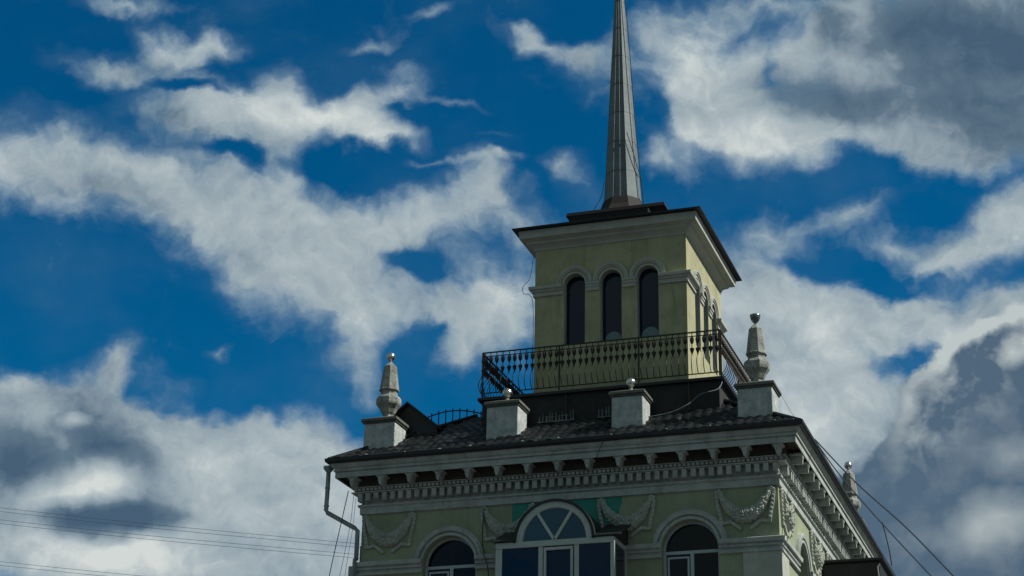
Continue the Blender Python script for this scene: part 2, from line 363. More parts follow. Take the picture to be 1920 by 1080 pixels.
def archivolt(mp, c):
    a = MB(); a.arch(mp, c, ZS, AV, n=36); a.build('arch_moulding', M['trim'], BLD, smooth=False)
for c in FW: archivolt(fm, c)
for c in SW: archivolt(sm, c)
# impost string course, broken by the openings
IMP = [(0, 12.60), (.075, 12.60), (.075, 12.665), (.035, 12.67), (.035, 12.74), (.085, 12.745), (.09, 12.80), (.07, 12.805), (.07, 12.825), (.15, 12.84), (.16, 12.94), (.14, 12.955), (0, 12.97)]
def straight(mb, mp, prof, u0, u1, mit0=False, mit1=False):
    a = [mb.v(mp(u0 - (d if mit0 else 0), z, d)) for d, z in prof]; b_ = [mb.v(mp(u1 + (d if mit1 else 0), z, d)) for d, z in prof]
    for i in range(len(prof) - 1): mb.f([a[i], a[i + 1], b_[i + 1], b_[i]])
    mb.f(a); mb.f(b_[::-1])
E_ = WR + .005
im = MB(); straight(im, fm, IMP, X0, FW[0] - E_, mit0=True); im.box(X0 - .38, X0 - .12, .1, 1.2, 12.62, 12.92); im.build('string_course', M['trim'], BLD)
im = MB(); straight(im, fm, IMP, FW[0] + E_, FW[1] - E_); im.build('string_course', M['trim'], BLD)
ed = [Y0] + [v for c in SW for v in (c - E_, c + E_)] + [Y1]
for i in range(0, len(ed), 2):
    im = MB(); straight(im, sm, IMP, ed[i], ed[i + 1], mit0=(i == 0))
    if i == 0: straight(im, fm, IMP, FW[1] + E_, X1, mit1=True)
    im.build('string_course', M['trim'], BLD)
# pilasters at the corner
pl = MB()
for a, b_ in ((X1 - .93, X1),): straight(pl, fm, [(0, .14), (.045, .14), (.045, 12.6), (0, 12.6)], a, b_, mit1=True)
straight(pl, sm, [(0, .14), (.045, .14), (.045, 12.6), (0, 12.6)], Y0, Y0 + .93, mit0=True)
pl.build('pilaster', M['ttrim'], BLD)
bx = MB(); bx.box(X0 - .14, X0 - .004, .25, .6, 13.0, 13.5); bx.build('meter_box', M['dwall'], BLD, bevel=.01)
# entablature
en = MB(); en.ring(RECT, [(0, 14.27), (.06, 14.28), (.06, 14.46), (.11, 14.48), (.11, 14.53), (.03, 14.56), (.03, 14.82), (.25, 14.83), (.26, 14.855), (.17, 14.87), (.17, 14.965), (.26, 14.97), (.28, 14.985), (.25, 14.99)])
en.build('entablature', M['trim'], BLD)
sf = MB(); sf.ring(RECT, [(.25, 14.99), (.22, 15.0), (.22, 15.30), (.575, 15.30), (.575, 15.2262)]); sf.build('soffit', M['soffit'], BLD)  # darker brown puts the shade between the brackets into the colour
co = MB(); co.ring(RECT, [(.575, 15.226), (.575, 15.19), (.60, 15.19), (.60, 15.33), (.58, 15.335), (.58, 15.36), (.64, 15.365), (.64, 15.41), (.62, 15.415), (.62, 15.44), (.66, 15.46), (.70, 15.50), (.72, 15.54), (.72, 15.57), (.70, 15.575), (.70, 15.63), (.2, 15.7)])
co.build('cornice', M['trim'], BLD)
def row(mb, a, b_, step, fn):
    n = int(round((b_ - a) / step)); st = (b_ - a) / n
    for i in range(n): fn(a + st * (i + .5))
dn = MB()
def tooth(mp):
    def f(u):
        j = random.uniform(-.012, .012); k = random.uniform(0, .018) + (.05 if random.random() < .06 else 0)
        P = [mp(u - .063 + j, 14.60 + k, .02), mp(u + .063 + j, 14.60 + k, .02), mp(u + .063 + j, 14.60 + k, .23), mp(u - .063 + j, 14.60 + k, .23)] + [mp(u - .063 + j, 14.815, .02), mp(u + .063 + j, 14.815, .02), mp(u + .063 + j, 14.815, .235), mp(u - .063 + j, 14.815, .235)]
        dn.pts_box(P)
    return f
row(dn, X0 - .12, X1 + .12, .236, tooth(fm)); dn.slab(fm, [(X0 - .02, 14.61), (X1 + .02, 14.61), (X1 + .02, 14.80), (X0 - .02, 14.80)], .02, .045); dn.build('dentil_band', M['trim'], BLD)
dn = MB(); row(dn, Y0 + .15, Y1 - .1, .236, tooth(sm)); dn.slab(sm, [(Y0, 14.61), (Y1, 14.61), (Y1, 14.80), (Y0, 14.80)], .02, .045); dn.build('dentil_band', M['trim'], BLD)
eg = MB()
def bead(mp):
    def f(u):
        P = [mp(u - .04, 14.88, .15), mp(u + .04, 14.88, .15), mp(u + .036, 14.885, .24), mp(u - .036, 14.885, .24), mp(u - .045, 14.96, .15), mp(u + .045, 14.96, .15), mp(u + .042, 14.955, .252), mp(u - .042, 14.955, .252)]
        eg.pts_box(P)
    return f
row(eg, X0 - .2, X1 + .2, .118, bead(fm)); eg.build('bead_band', M['trim'], BLD)
eg = MB(); row(eg, Y0 - .1, Y1, .118, bead(sm)); eg.build('bead_band', M['trim'], BLD)
# modillion brackets: one mesh, copied
bk = MB()
pr = [(-.15, 15.20), (.15, 15.20), (.13, 15.165), (.075, 15.15), (.062, 15.05), (.045, 15.01), (.03, 14.94), (-.03, 14.94), (-.045, 15.01), (-.062, 15.05), (-.075, 15.15), (-.13, 15.165)]
lm = lambda u, z, d: (u, -d, z - 15.2)
bk.slab(lm, pr, .215, .565)
bk.slab(lm, [(-.06, 15.15), (.06, 15.15), (.045, 15.08), (0, 15.05), (-.045, 15.08)], .5652, .585)
bk0 = bk.build('bracket', M['trim'], None, bevel=.008); first = True
BX = [-11.3 - .12 + i * (11.3 + .24) / 14 for i in range(15)]
def place(o, loc, rz):
    global first
    if not first: o = o.copy(); COL.objects.link(o)
    first = False
    o.parent = BLD; o.location = Vector(loc) - BLD.location; o.rotation_euler = (0, 0, rz); return o
for x in BX: place(bk0, (x, 0, 15.2), 0)
for i in range(27): place(bk0, (0, -.12 + .82 * (i + .85), 15.2), PI / 2)
# gutter and flashing
gt = MB(); gt.ring(RECT, [(.70, 15.565), (.79, 15.57), (.83, 15.61), (.835, 15.69), (.80, 15.695), (.79, 15.63), (.72, 15.60)])
gt.build('gutter', M['black'], BLD)
x = X0 - .6
while x < X1 + .5:
    l_ = min(random.uniform(.5, 1.6), X1 + .6 - x); z = 15.72 + random.uniform(-.012, .02)
    fl = MB(); fl.pts_box([(x, -.78, z), (x + l_, -.78, z + random.uniform(-.01, .01)), (x + l_, -.6, z + .06), (x, -.6, z + .06), (x, -.78, z + .025), (x + l_, -.78, z + .025), (x + l_, -.6, z + .085), (x, -.6, z + .085)])
    fl.build('eaves_flashing', M['flash'], BLD)
    x += l_ + random.uniform(.02, .3)
# tiled hipped roof: real waves across and steps up the slope, cut off by a flat deck
DECK = 17.56; SL = .62; EO = .76
def roof_face(mb, a0, a1, mp, nu_step=.055, ns_step=.05):
    H = DECK - 15.63; run = H / SL
    nu = int((a1 - a0) / nu_step); ns = int(run / ns_step); prev = None
    for j in range(ns + 1):
        s_ = run * j / ns; rowv = []
        lo, hi = a0 + s_, a1 - s_
        for i in range(nu + 1):
            a = a0 + (a1 - a0) * i / nu; ac = min(max(a, lo), hi)
            k = int(s_ / .34); ph = (s_ / .34) - k
            h = .055 * abs(math.sin(PI * (ac / .26))) + .06 * (1 - ph)
            h += .02 * noise.noise(Vector((ac * 2, s_ * 2, a0))) + .022 * noise.cell(Vector((math.floor(ac / .26) * 1.37 + .5, k * 2.3 + .5, a0)))
            rowv.append(mb.v(mp(ac, s_, 15.60 + SL * s_ + h)))
        if prev:
            for i in range(nu):
                if (rowv[i].co - rowv[i + 1].co).length > 1e-6 or (prev[i].co - prev[i + 1].co).length > 1e-6: mb.f([prev[i], prev[i + 1], rowv[i + 1], rowv[i]])
        prev = rowv
rf = MB(); roof_face(rf, X0 - EO, X1 + EO, lambda a, s_, z: (a, Y0 - EO + s_, z)); 
roof_face(rf, Y0 - EO, Y1 + EO, lambda a, s_, z: (X0 - EO + s_, a, z), .11, .1)
roof_face(rf, Y0 - EO, Y1 + EO, lambda a, s_, z: (X1 + EO - s_, a, z), .08, .08)
roof_face(rf, X0 - EO, X1 + EO, lambda a, s_, z: (a, Y1 + EO - s_, z), .2, .2)
q = (DECK - 15.63) / SL - EO
rf.box(X0 + q - .05, X1 - q + .05, Y0 + q - .05, Y1 - q + .05, DECK - .1, DECK)
roof = rf.build('roof', M['tile'], BLD, smooth=False)
for (xa, ya, xb, yb) in ((X0 - EO, Y0 - EO, X0 + q, Y0 + q), (X1 + EO, Y0 - EO, X1 - q, Y0 + q)):
    hp = MB(); hp.tube([(xa, ya, 15.68), (xb, yb, DECK + .07)], .06, 8); hp.build('hip_cap', M['tile'], BLD)
# gabled roof vent behind the left corner pier
dm = MB()
lp = [(-11.35, 16.0), (-9.6, 16.0), (-9.62, 16.94), (-10.5, 17.66), (-11.38, 16.94)]
dm.slab(lambda u, z, d: (u, 1.0 - d, z), lp, 0, -1.6)
for sgn in (-1, 1):
    xe = -10.5 + sgn * .98
    dm.pts_box([(-10.5, .88, 17.67), (xe, .88, 16.86), (xe, 2.7, 16.86), (-10.5, 2.7, 17.67), (-10.5, .88, 17.73), (xe, .88, 16.92), (xe, 2.7, 16.92), (-10.5, 2.7, 17.73)])
dm.build('dormer', M['black'], BLD)

# garlands in relief
def garland_mesh():
    mb = MB(); wd = 1.46
    nU, nV = 90, 18; prev = None
    for i in range(nU + 1):
        t = i / nU; u = .10 + (wd - .2) * t; z = 14.14 - .6 * (4 * t * (1 - t)) ** .85
        ta = max(min(t, .995), .005); dz = -.6 * .85 * (4 * ta * (1 - ta)) ** -.15 * 4 * (1 - 2 * ta) / (wd - .2)
        nrm = Vector((-dz, 1)).normalized()
        r = .06 + .125 * math.sin(PI * t) ** .8
        rg = []
        for k in range(nV):
            a = PI * k / (nV - 1)
            cu, cd = math.cos(a), math.sin(a)
            p = Vector((u * 9, k * .75, 0)); lump = abs(noise.noise(p * 1.7)) * .6 + .35 * abs(noise.noise(p * 3.6 + Vector((9, 0, 0))))
            rr = r * (1 + .75 * (lump - .15) * (.5 + cd)); 
            rg.append(mb.v((u + nrm.x * cu * rr, -(cd * (.06 + .75 * rr)), z + nrm.y * cu * rr)))
        if prev:
            for k in range(nV - 1): mb.f([prev[k], prev[k + 1], rg[k + 1], rg[k]])
        prev = rg
    rg_ = random.Random(5)
    for i in range(120):
        t = rg_.random(); u = .10 + (wd - .2) * t; z = 14.14 - .6 * (4 * t * (1 - t)) ** .85
        r = .06 + .125 * math.sin(PI * t) ** .8; a = rg_.uniform(.15, PI - .15); q_ = rg_.uniform(.85, 1.05) * r
        sx = (t - .5) * -1.2; c = Vector((u + math.cos(a) * q_ * sx * .6, -(math.sin(a) * (.07 + .78 * r)), z + math.cos(a) * q_))
        ln_ = rg_.uniform(.05, .09); th = rg_.uniform(-1, 1) + (0 if t < .5 else PI); d = Vector((math.cos(th), -.25, math.sin(th) - .5)).normalized(); w_ = d.cross(Vector((0, -1, 0))).normalized() * ln_ * .45
        A, B, C, D_ = c - d * ln_ * .6, c + w_ - Vector((0, .004, 0)), c + d * ln_, c - w_ - Vector((0, .004, 0)); T = c + Vector((0, -.022, 0)); Bk = c + Vector((0, .05, 0))
        vs = [mb.v(p) for p in (A, B, C, D_, T, Bk)]
        for f_ in ((0, 1, 4), (1, 2, 4), (2, 3, 4), (3, 0, 4), (1, 0, 5), (2, 1, 5), (3, 2, 5), (0, 3, 5)): mb.f([vs[k] for k in f_])
    def ribbon(P, w_):
        for (a, b_) in zip(P, P[1:]):
            a = Vector(a); b_ = Vector(b_); d = (b_ - a).normalized(); n_ = Vector((-d.y, d.x)) * w_ / 2
            q = [a - n_ - d * .015, b_ - n_ + d * .015, b_ + n_ + d * .015, a + n_ - d * .015]
            mb.pts_box([(p.x, .0, p.y) for p in q] + [(p.x, -.055 - random.random() * .012, p.y) for p in q])
    for sg in (0, 1):
        X = (lambda v: v) if sg == 0 else (lambda v: wd - v)
        ribbon([(X(.0), 14.12), (X(.03), 13.85), (X(.09), 13.58), (X(.12), 13.36)], .09)
        ribbon([(X(.12), 13.36), (X(.34), 13.40), (X(.48), 13.30), (X(.60), 13.20)], .075)
        for k in range(7):
            a = k * 1.3; rr = .075 if k else 0
            c = Vector((X(.06) + rr * math.cos(a), 14.16 + .8 * rr * math.sin(a)))
            mb.lathe([(.001, -.05), (.035, -.035), (.05, 0), (.035, .035), (.001, .05)], 7, (c.x, -.045, c.y))
        for k in range(6):
            z = 14.02 - k * .11; mb.lathe([(.001, -.045), (.04, -.02), (.045, .01), (.001, .045)], 6, (X(.012 + k * .018), -.055, z))
    return mb
first = True
G0 = garland_mesh().build('garland', M['orn'], None)
for u in (-11.24, -7.86, -4.66, -1.57): place(G0, (u, 0, 0), 0)
for u in (.2, 4.5, 7.1, 11.3, 15.4): place(G0, (0, u, 0), PI / 2)
# teal patch left from an older colour of the wall
tp = MB(); tp.slab(fm, [(-7.03, 13.45), (-4.3, 13.45), (-4.2, 13.6), (-4.14, 13.75), (-4.12, 13.95), (-4.06, 14.1), (-4.04, 14.27), (-7.03, 14.27)], .0, .006); tp.build('teal_paint_patch', M['teal'], BLD)

# glazed balcony bay with arched fanlight
BY = -1.2; bm_ = lambda u, z, d: (u, BY - d, z)
BL, BR, BZ = -7.05, -3.93, 12.93
BC = -5.50; BAR = 1.0
fr = MB()
def bbar(u0, u1, z0, z1, d0=-.06, d1=0): fr.slab(bm_, [(u0, z0), (u1, z0), (u1, z1), (u0, z1)], d0, d1)
bbar(BL, BR, BZ - .15, BZ, -.08, .02)
cols = [BL, BL + .17, BL + 1.14, BL + 1.26, BL + 2.08, BL + 2.20, BR - .10, BR]
bbar(cols[0], cols[1], 11.6, BZ - .15); bbar(cols[2], cols[3], 11.6, BZ - .15); bbar(cols[4], cols[5], 11.6, BZ - .15); bbar(cols[6], cols[7], 11.6, BZ - .15)
bbar(cols[3] + .03, cols[4] - .03, BZ - .26, BZ - .19, -.05, .035); bbar(cols[3] + .03, cols[3] + .09, 11.6, BZ - .26, -.05, .035); bbar(cols[4] - .09, cols[4] - .03, 11.6, BZ - .26, -.05, .035)
bbar(BL, BR, 11.6, 11.75, -.07, .01)
fr.arch(bm_, BC, BZ, [(BAR, -.08), (BAR, .03), (BAR - .04, .035), (BAR - .05, .01), (BAR - .15, .01), (BAR - .17, -.03), (BAR - .17, -.08)], n=32)
for a in (math.radians(58), math.radians(122)):
    ca, sa = math.cos(a), math.sin(a); px_, pz_ = -sa * .04, ca * .04; R_ = BAR - .14
    fr.slab(bm_, [(BC + px_, BZ + pz_), (BC - px_, BZ - pz_), (BC + ca * R_ - px_, BZ + sa * R_ - pz_), (BC + ca * R_ + px_, BZ + sa * R_ + pz_)], -.07, .0)
for (y0, y1) in ((BY + .06, BY + .14), (-.09, -.012)): fr.box(BR - .07, BR + .0, y0, y1, 11.6, BZ - .1)
fr.box(BR - .07, BR + .003, BY + .02, -.01, BZ - .13, BZ - .004); fr.box(BR - .07, BR + .003, BY + .07, -.01, 11.6, 11.75)
for y0 in (BY + .06,): fr.box(BL, BL + .07, y0, -.01, BZ - .13, BZ - .004)
bay = fr.build('balcony_glazing', M['bframe'], BLD, bevel=.006)
for a, b_ in ((cols[1], cols[2]), (cols[3], cols[4]), (cols[5], cols[6])): pn = MB(); pn.slab(bm_, [(a - .01, 11.7), (b_ + .01, 11.7), (b_ + .01, BZ - .14), (a - .01, BZ - .14)], -.045, -.035); pn.build('pane', M['bglass'], bay)
pn = MB(); pn.box(BR - .045, BR - .035, BY + .12, -.06, 11.7, BZ - .1); pn.build('pane', M['bglass'], bay)
pn = MB(); pn.box(BL + .03, BL + .04, BY + .12, -.06, 11.7, BZ - .1); pn.build('pane', M['bglass'], bay)
lu = MB(); lu.poly(bm_, arch_loop(BC, BAR - .12, BZ, BZ - .01), d=-.05); lu.build('fanlight_pane', M['fglass'], bay)
hd = MB(); hd.arch(bm_, BC, BZ - .02, [(BAR + .002, .06), (BAR + .075, .06), (BAR + .075, BY + .005), (BAR + .002, BY + .005)], n=32)
hd.build('balcony_roof', M['black'], BLD)
for x0, x1 in ((BL - .1, BC - BAR - .03), (BC + BAR + .03, BR + .17)):
    hd = MB(); hd.pts_box([(x0, BY - .08, BZ + .005), (x1, BY - .08, BZ + .005), (x1, -.005, BZ + .58), (x0, -.005, BZ + .58), (x0, BY - .08, BZ + .04), (x1, BY - .08, BZ + .04), (x1, -.005, BZ + .62), (x0, -.005, BZ + .62)])
    xs = BR + .02 if x1 > BC else BL - .02
    hd.pts_box([(xs - .015, BY, BZ), (xs + .015, BY, BZ), (xs + .015, -.005, BZ), (xs - .015, -.005, BZ), (xs - .015, BY, BZ + .01), (xs + .015, BY, BZ + .01), (xs + .015, -.005, BZ + .58), (xs - .015, -.005, BZ + .58)])
    hd.build('balcony_roof', M['black'], BLD)
ba = MB(); ba.box(BL, BR, BY + .01, -.005, 9.9, 11.6); ba.build('balcony_parapet', M['bframe'], BLD)
# dark metal-clad balcony on the right wall
rb = MB(); rb.box(.004, 1.62, 6.4, 9.3, 10.4, 13.74)
rb.box(.004, 1.74, 6.3, 9.4, 13.745, 13.83); rb.build('side_balcony', M['black'], BLD, bevel=.03)
rp = MB(); rp.tube([(1.62, 6.36, 13.66), (1.56, 6.33, 13.55), (1.58, 6.32, 13.3), (1.66, 6.32, 12.9), (1.66, 6.32, 11)], .018, 6); rp.build('balcony_pipe', M['gcable'], BLD)

# ------------------------------------------------------------------ terrace under the tower
TX0, TX1, TY0, TY1 = -7.207, -2.739, 2.206, 6.785
RX0, RX1, RY0, RY1 = -8.354, -1.592, 1.059, 7.93
TR_ = thing('roof_terrace', (-4.97, 4.5, DECK), 'dark flat terrace slab on a dark brick base between the tiled roof and the tower', 'terrace')
t = MB(); t.box(RX0 + .02, RX1 - .06, RY0 + .02, RY1, 16.3, 17.578); t.build('base_wall', M['dwall'], TR_)  # very dark base colour over the whole wall
t = MB(); t.box(RX0 - .09, RX1 + .09, RY0 - .09, RY1 + .09, 17.58, 17.665); t.build('slab', M['black'], TR_, bevel=.01)
for x in (-7.7, -5.9, -4.2, -2.47):
    t = MB(); t.tube([(x, RY0 - .02, 17.6), (x + .02, RY0 - .1, 16.78)], .022, 6); t.build('support_bar', M['rust'], TR_)
# remains of an ornamental lattice at the foot of the terrace
random.seed(3); LM = mat('faded_teal_paint', (.17, .21, .20), (.03, .045, .045), .85, 6, .1)
for xa, xb, lb in ((-6.66, -5.62, 'longer remnant of pale lattice under the terrace, right of the left ball-topped pier'), (-4.98, -4.42, 'short remnant of a pale lattice under the terrace, beside the second ball-topped pier')):
    lt = MB(); lt.box(xa, xb, .93, .98, 16.77, 16.805)
    x = xa + .04
    while x < xb - .03:
        h = random.uniform(.10, .30); dx = random.uniform(-.015, .015); w_ = random.uniform(.012, .026)
        lt.box(x - w_, x + w_, .94, .965, 16.80, 16.80 + h, (w_ * .4, 0)); x += random.uniform(.06, .12)
    lt.box(xa + .2, xb - .1, .945, .96, 16.92, 16.94)
    tag(lt.build('broken_lattice', LM), lb, 'lattice')

# ------------------------------------------------------------------ tower
TW = thing('lookout_tower', (-4.97, 4.5, 17.71), 'yellow square tower with three arched windows a side and a grey needle spire', 'tower')
TR = (TX0, TX1, TY0, TY1)
tf = lambda u, z, d: (u, TY0 - d, z); ts = lambda u, z, d: (TX1 + d, u, z); tb = lambda u, z, d: (u, TY1 + d, z); tl = lambda u, z, d: (TX0 - d, u, z)
TZ, TWR, TZB = 21.30, .31, 19.45
CX = (-6.02, -4.94, -3.865); CY = (3.52, 4.60, 5.68)
w = MB()
for mp, cs, a, b_ in ((tf, CX, TX0, TX1), (ts, CY, TY0, TY1), (tb, CX, TX0, TX1), (tl, CY, TY0, TY1)):
    w.poly(mp, [(a, 17.668), (b_, 17.668), (b_, 22.6), (a, 22.6)], [arch_loop(c, TWR, TZ, TZB) for c in cs])
w.build('wall', M['twall'], TW)
for mp, cs, side in ((tf, CX, 0), (ts, CY, 1), (tb, CX, 0), (tl, CY, 1)):
    jm = MB()
    for c in cs:
        jm.reveal(mp, arch_loop(c, TWR, TZ, TZB), .002, -.29)
        jm.arch(mp, c, TZ, [(TWR + .10, .0), (TWR + .10, .035), (TWR + .14, .035), (TWR + .15, .06), (TWR + .22, .07), (TWR + .225, 0)], n=28)
        jm.arch(mp, c, TZ, [(TWR, .0), (TWR, .012), (TWR + .05, .012), (TWR + .05, 0)], n=28)
        jm.build('arch_moulding', M['ttrim'], TW); jm = MB()
    for i, c in enumerate(cs):
        f = MB(); D = -.24
        f.arch(mp, c, TZ, [(TWR, D - .04), (TWR, D), (TWR - .03, D), (TWR - .03, D - .04)], n=24)
        for u0, u1 in ((c - TWR, c - TWR + .03), (c + TWR - .03, c + TWR)): f.slab(mp, [(u0, TZB), (u1, TZB), (u1, TZ), (u0, TZ)], D - .04, D)
        wn = f.build('window', M['black'], TW)
        p = MB(); p.poly(mp, arch_loop(c, TWR - .01, TZ, TZB), d=D - .03); p.build('pane', M['bglass'], wn)
        if side == 0 and mp is tf and i > 0:
            r0 = .20 + .03 * i; lo = [(c + r0 * math.cos(k * PI / 14), TZB + .13 + r0 * math.sin(k * PI / 14)) for k in range(15)]; lo = [(c - r0, TZB + .01)] + lo[::-1] + [(c + r0, TZB + .01)]
            p = MB(); p.slab(mp, lo, D - .028, D - .015); p.build('round_plate', M['disc'], wn)
# impost course of the tower
TI = [(0, 21.0), (.05, 21.0), (.05, 21.05), (.035, 21.06), (.035, 21.11), (.08, 21.13), (.09, 21.17), (.15, 21.20), (.16, 21.28), (.14, 21.29), (0, 21.30)]
TC = [(0, 21.02), (.04, 21.02), (.04, 21.06), (.03, 21.07), (.03, 21.12), (.055, 21.14), (.055, 21.2), (.085, 21.22), (.085, 21.28), (0, 21.29)]
e2 = TWR + .03
for mp, cs, a, b_ in ((tf, CX, TX0, TX1), (ts, CY, TY0, TY1), (tb, CX, TX0, TX1), (tl, CY, TY0, TY1)):
    for pf, ua, ub, m0, m1 in ((TI, a, cs[0] - e2, True, False), (TI, cs[2] + e2, b_, False, True), (TC, cs[0] + e2, cs[1] - e2, False, False), (TC, cs[1] + e2, cs[2] - e2, False, False)):
        ti = MB(); straight(ti, mp, pf, ua, ub, m0, m1); ti.build('string_course' if pf is TI else 'impost', M['ttrim'], TW)
tc_ = MB(); tc_.ring(TR, [(0, 22.44), (.03, 22.44), (.04, 22.50), (.11, 22.56), (.20, 22.61), (.215, 22.66), (.35, 22.715), (.378, 22.72), (.378, 22.74), (.40, 22.95), (.2, 22.99)])
tc_.build('cornice', M['ttrim'], TW)
tr = MB(); tr.ring(TR, [(.2, 22.965), (.55, 22.965), (.56, 23.00), (.54, 23.01)])
ax, ay = -5.06, 4.5
x0, x1, y0, y1 = TX0 - .54, TX1 + .54, TY0 - .54, TY1 + .54
lo = [tr.v(p) for p in ((x0, y0, 23.01), (x1, y0, 23.01), (x1, y1, 23.01), (x0, y1, 23.01))]; hi = [tr.v(p) for p in ((ax - 1, ay - 1, 23.5), (ax + 1, ay - 1, 23.5), (ax + 1, ay + 1, 23.5), (ax - 1, ay + 1, 23.5))]
for i in range(4): tr.f([lo[i], lo[(i + 1) % 4], hi[(i + 1) % 4], hi[i]])
tr.f(hi); tr.build('roof', M['black'], TW)
SX, SY = -5.19, 4.5
bs = MB(); bs.box(-6.45, -4.05, 3.02, 6.0, 23.1, 23.818); bs.build('spire_base', M['skirt'], TW)  # near-black, the shade on its front put into the colour
bs = MB(); bs.box(-4.048, -4.03, 3.04, 5.98, 23.2, 23.80); bs.build('base_lit_side', M['ttrim'], TW)  # pale panel added to paint the sunlit right side of the base
sk = MB(); sk.box(-6.54, -3.53, 3.0, 6.0, 23.82, 23.93, (.03, .03))
sk.lathe([(1.42, 23.932), (1.1, 24.06), (.86, 24.22), (.70, 24.46), (.63, 24.66), (.60, 24.74)], 8, (SX, SY, 0), PI / 8 + .1)
sk.build('spire_skirt', M['skirt'], TW)
sp = MB(); RB = .555; ZB, ZT = 24.70, 34.0
LX = -.10
n = 8; levels = 9; prev = None
for j in range(levels + 1):
    t_ = j / levels; r = RB * (1 - t_) + .02; z = ZB + (ZT - ZB) * t_
    c = [sp.v((SX + LX * t_ + r * math.cos(PI / 8 + .1 + i * PI / 4), SY + r * math.sin(PI / 8 + .1 + i * PI / 4), z)) for i in range(n)]
    if prev:
        for i in range(n): sp.f([prev[i], prev[(i + 1) % n], c[(i + 1) % n], c[i]])
    prev = c
sp.f(prev)
spo = sp.build('spire', M['spire'], TW)
sn = MB()
z = ZB + .95
while z < 33:
    t_ = (z - ZB) / (ZT - ZB); r = RB * (1 - t_) + .02
    sn.lathe([(r + .001, -.02), (r + .007, -.012), (r + .007, .012), (r - .002, .016)], 8, (SX + LX * t_, SY, z), PI / 8 + .1, cap=False); z += 1.02
for i in range(8):
    a = PI / 8 + .1 + i * PI / 4
    sn.tube([(SX + (RB + .022) * math.cos(a), SY + (RB + .022) * math.sin(a), ZB), (SX + LX + .02 * math.cos(a), SY + .02 * math.sin(a), ZT)], [.007, .004], 5)
for i in (6,):
    a = i * PI / 4 + .1; rr = (RB + .022) * math.cos(PI / 8)
    sn.tube([(SX + rr * math.cos(a), SY + rr * math.sin(a), ZB), (SX + LX + .02 * math.cos(a), SY + .02 * math.sin(a), ZT)], [.008, .004], 5)
sn.build('spire_seam', M['spseam'], spo)
def cable(name, P, r, m, label, cat='cable', group=None):
    P = [Vector(p) for p in P]; out = []
    for i in range(len(P) - 1):
        p0, p1, p2, p3 = P[max(i - 1, 0)], P[i], P[i + 1], P[min(i + 2, len(P) - 1)]
        for k in range(6):
            t_ = k / 6; out.append(.5 * ((2 * p1) + (p2 - p0) * t_ + (2 * p0 - 5 * p1 + 4 * p2 - p3) * t_ ** 2 + (3 * p1 - p0 - 3 * p2 + p3) * t_ ** 3))
    out.append(P[-1]); mb = MB(); mb.tube(out, r, 5)
    return tag(mb.build(name, m), label, cat, group)
cable('lightning_cable', [(SX + .25, SY - .44, 26.9), (SX + .47, SY - .26, 26.0), (SX + .60, SY - .1, 25.3), (SX + .66, SY - .05, 24.3)], .012, M['cable'], 'black cable slanting down the right facets of the grey spire')
cable('lightning_cable', [(SX + .14, SY - .1, 32), (SX + .45, SY - .18, 27.5), (SX + .64, SY - .18, 25.2), (SX + .72, SY - .18, 24.2)], .012, M['cable'], 'thin cable running the full height of the right edge of the spire')
cable('guy_wire', [(SX - .50, SY - .3, 25.4), (SX - .60, SY - .4, 24.8), (SX - .85, SY - .6, 24.2)], .009, M['cable'], 'short thin wire curving from the left foot of the spire to the dark skirt')
cable('wall_cable', [(-7.26, 2.19, 22.3), (-7.36, 2.16, 21.6), (-7.50, 2.0, 21.30), (-7.50, 2.05, 21.1), (-7.27, 2.17, 20.9), (-7.24, 2.18, 19.3), (-7.24, 2.18, 17.75)], .009, M['gcable'], 'pale cable looping round the string course at the left corner of the yellow tower')

# ------------------------------------------------------------------ terrace railings
RZ = 17.80; RH = 1.2
bl = MB()
bl.tube([(0, 0, 0), (0, -.055, .05), (0, -.12, .16), (0, -.15, .29), (0, -.125, .41), (0, -.06, .53), (0, -.01, .62), (0, 0, .72), (0, 0, 1.2)], .012, 6)
bl.lathe([(.008, .56), (.022, .60), (.058, .70), (.062, .735), (.035, .76), (.012, .77)], 7)
bl.lathe([(.01, .87), (.035, .89), (.056, .95), (.056, 1.02), (.035, 1.07), (.01, 1.09)], 7)
BAL = bl.build('baluster', M['iron']); BALused = False
def railing(a, b_, rz, label, n=39):
    global BALused
    ln = (Vector(b_) - Vector(a)).length
    R = thing('terrace_railing', (*a, RZ), label, 'railing', 'wrought iron railings round the roof terrace'); R.rotation_euler = (0, 0, rz)
    def part(mb, name, m=M['iron']):
        me_o = mb.build(name, m); me_o.parent = R; return me_o
    m_ = MB(); m_.box(0, ln, -.019, .019, RH - .012, RH + .02); part(m_, 'top_rail')
    m_ = MB(); m_.box(0.01, ln - .01, -.01, .01, RH - .12, RH - .10); m_.box(0.01, ln - .01, -.012, .012, -.005, .022); part(m_, 'bottom_rail')
    for k in range(4):
        x = ln * k / 3; x = min(max(x, .03), ln - .03)
        m_ = MB(); m_.box(x - .02, x + .02, -.02, .02, -.09, RH - .02); part(m_, 'post')
    for i in range(n):
        x = ln * (i + .5) / n
        o = BAL if not BALused else BAL.copy()
        if BALused: COL.objects.link(o)
        BALused = True; o.parent = R; o.location = (x + random.uniform(-.006, .006), 0, 0); o.rotation_euler = (0, random.uniform(-.012, .012), random.uniform(-.12, .12))
    return R
railing((RX0, RY0), (RX1, RY0), 0, 'long front iron railing of the roof terrace, crossing in front of the yellow tower')
railing((RX1, RY0 + .02), (RX1, RY1), PI / 2, 'iron railing along the right edge of the terrace, receding behind the broken-ball finial')
railing((RX0, RY1), (RX0, RY0 + .02), -PI / 2, 'iron railing along the left edge of the terrace, seen bulging against the sky')

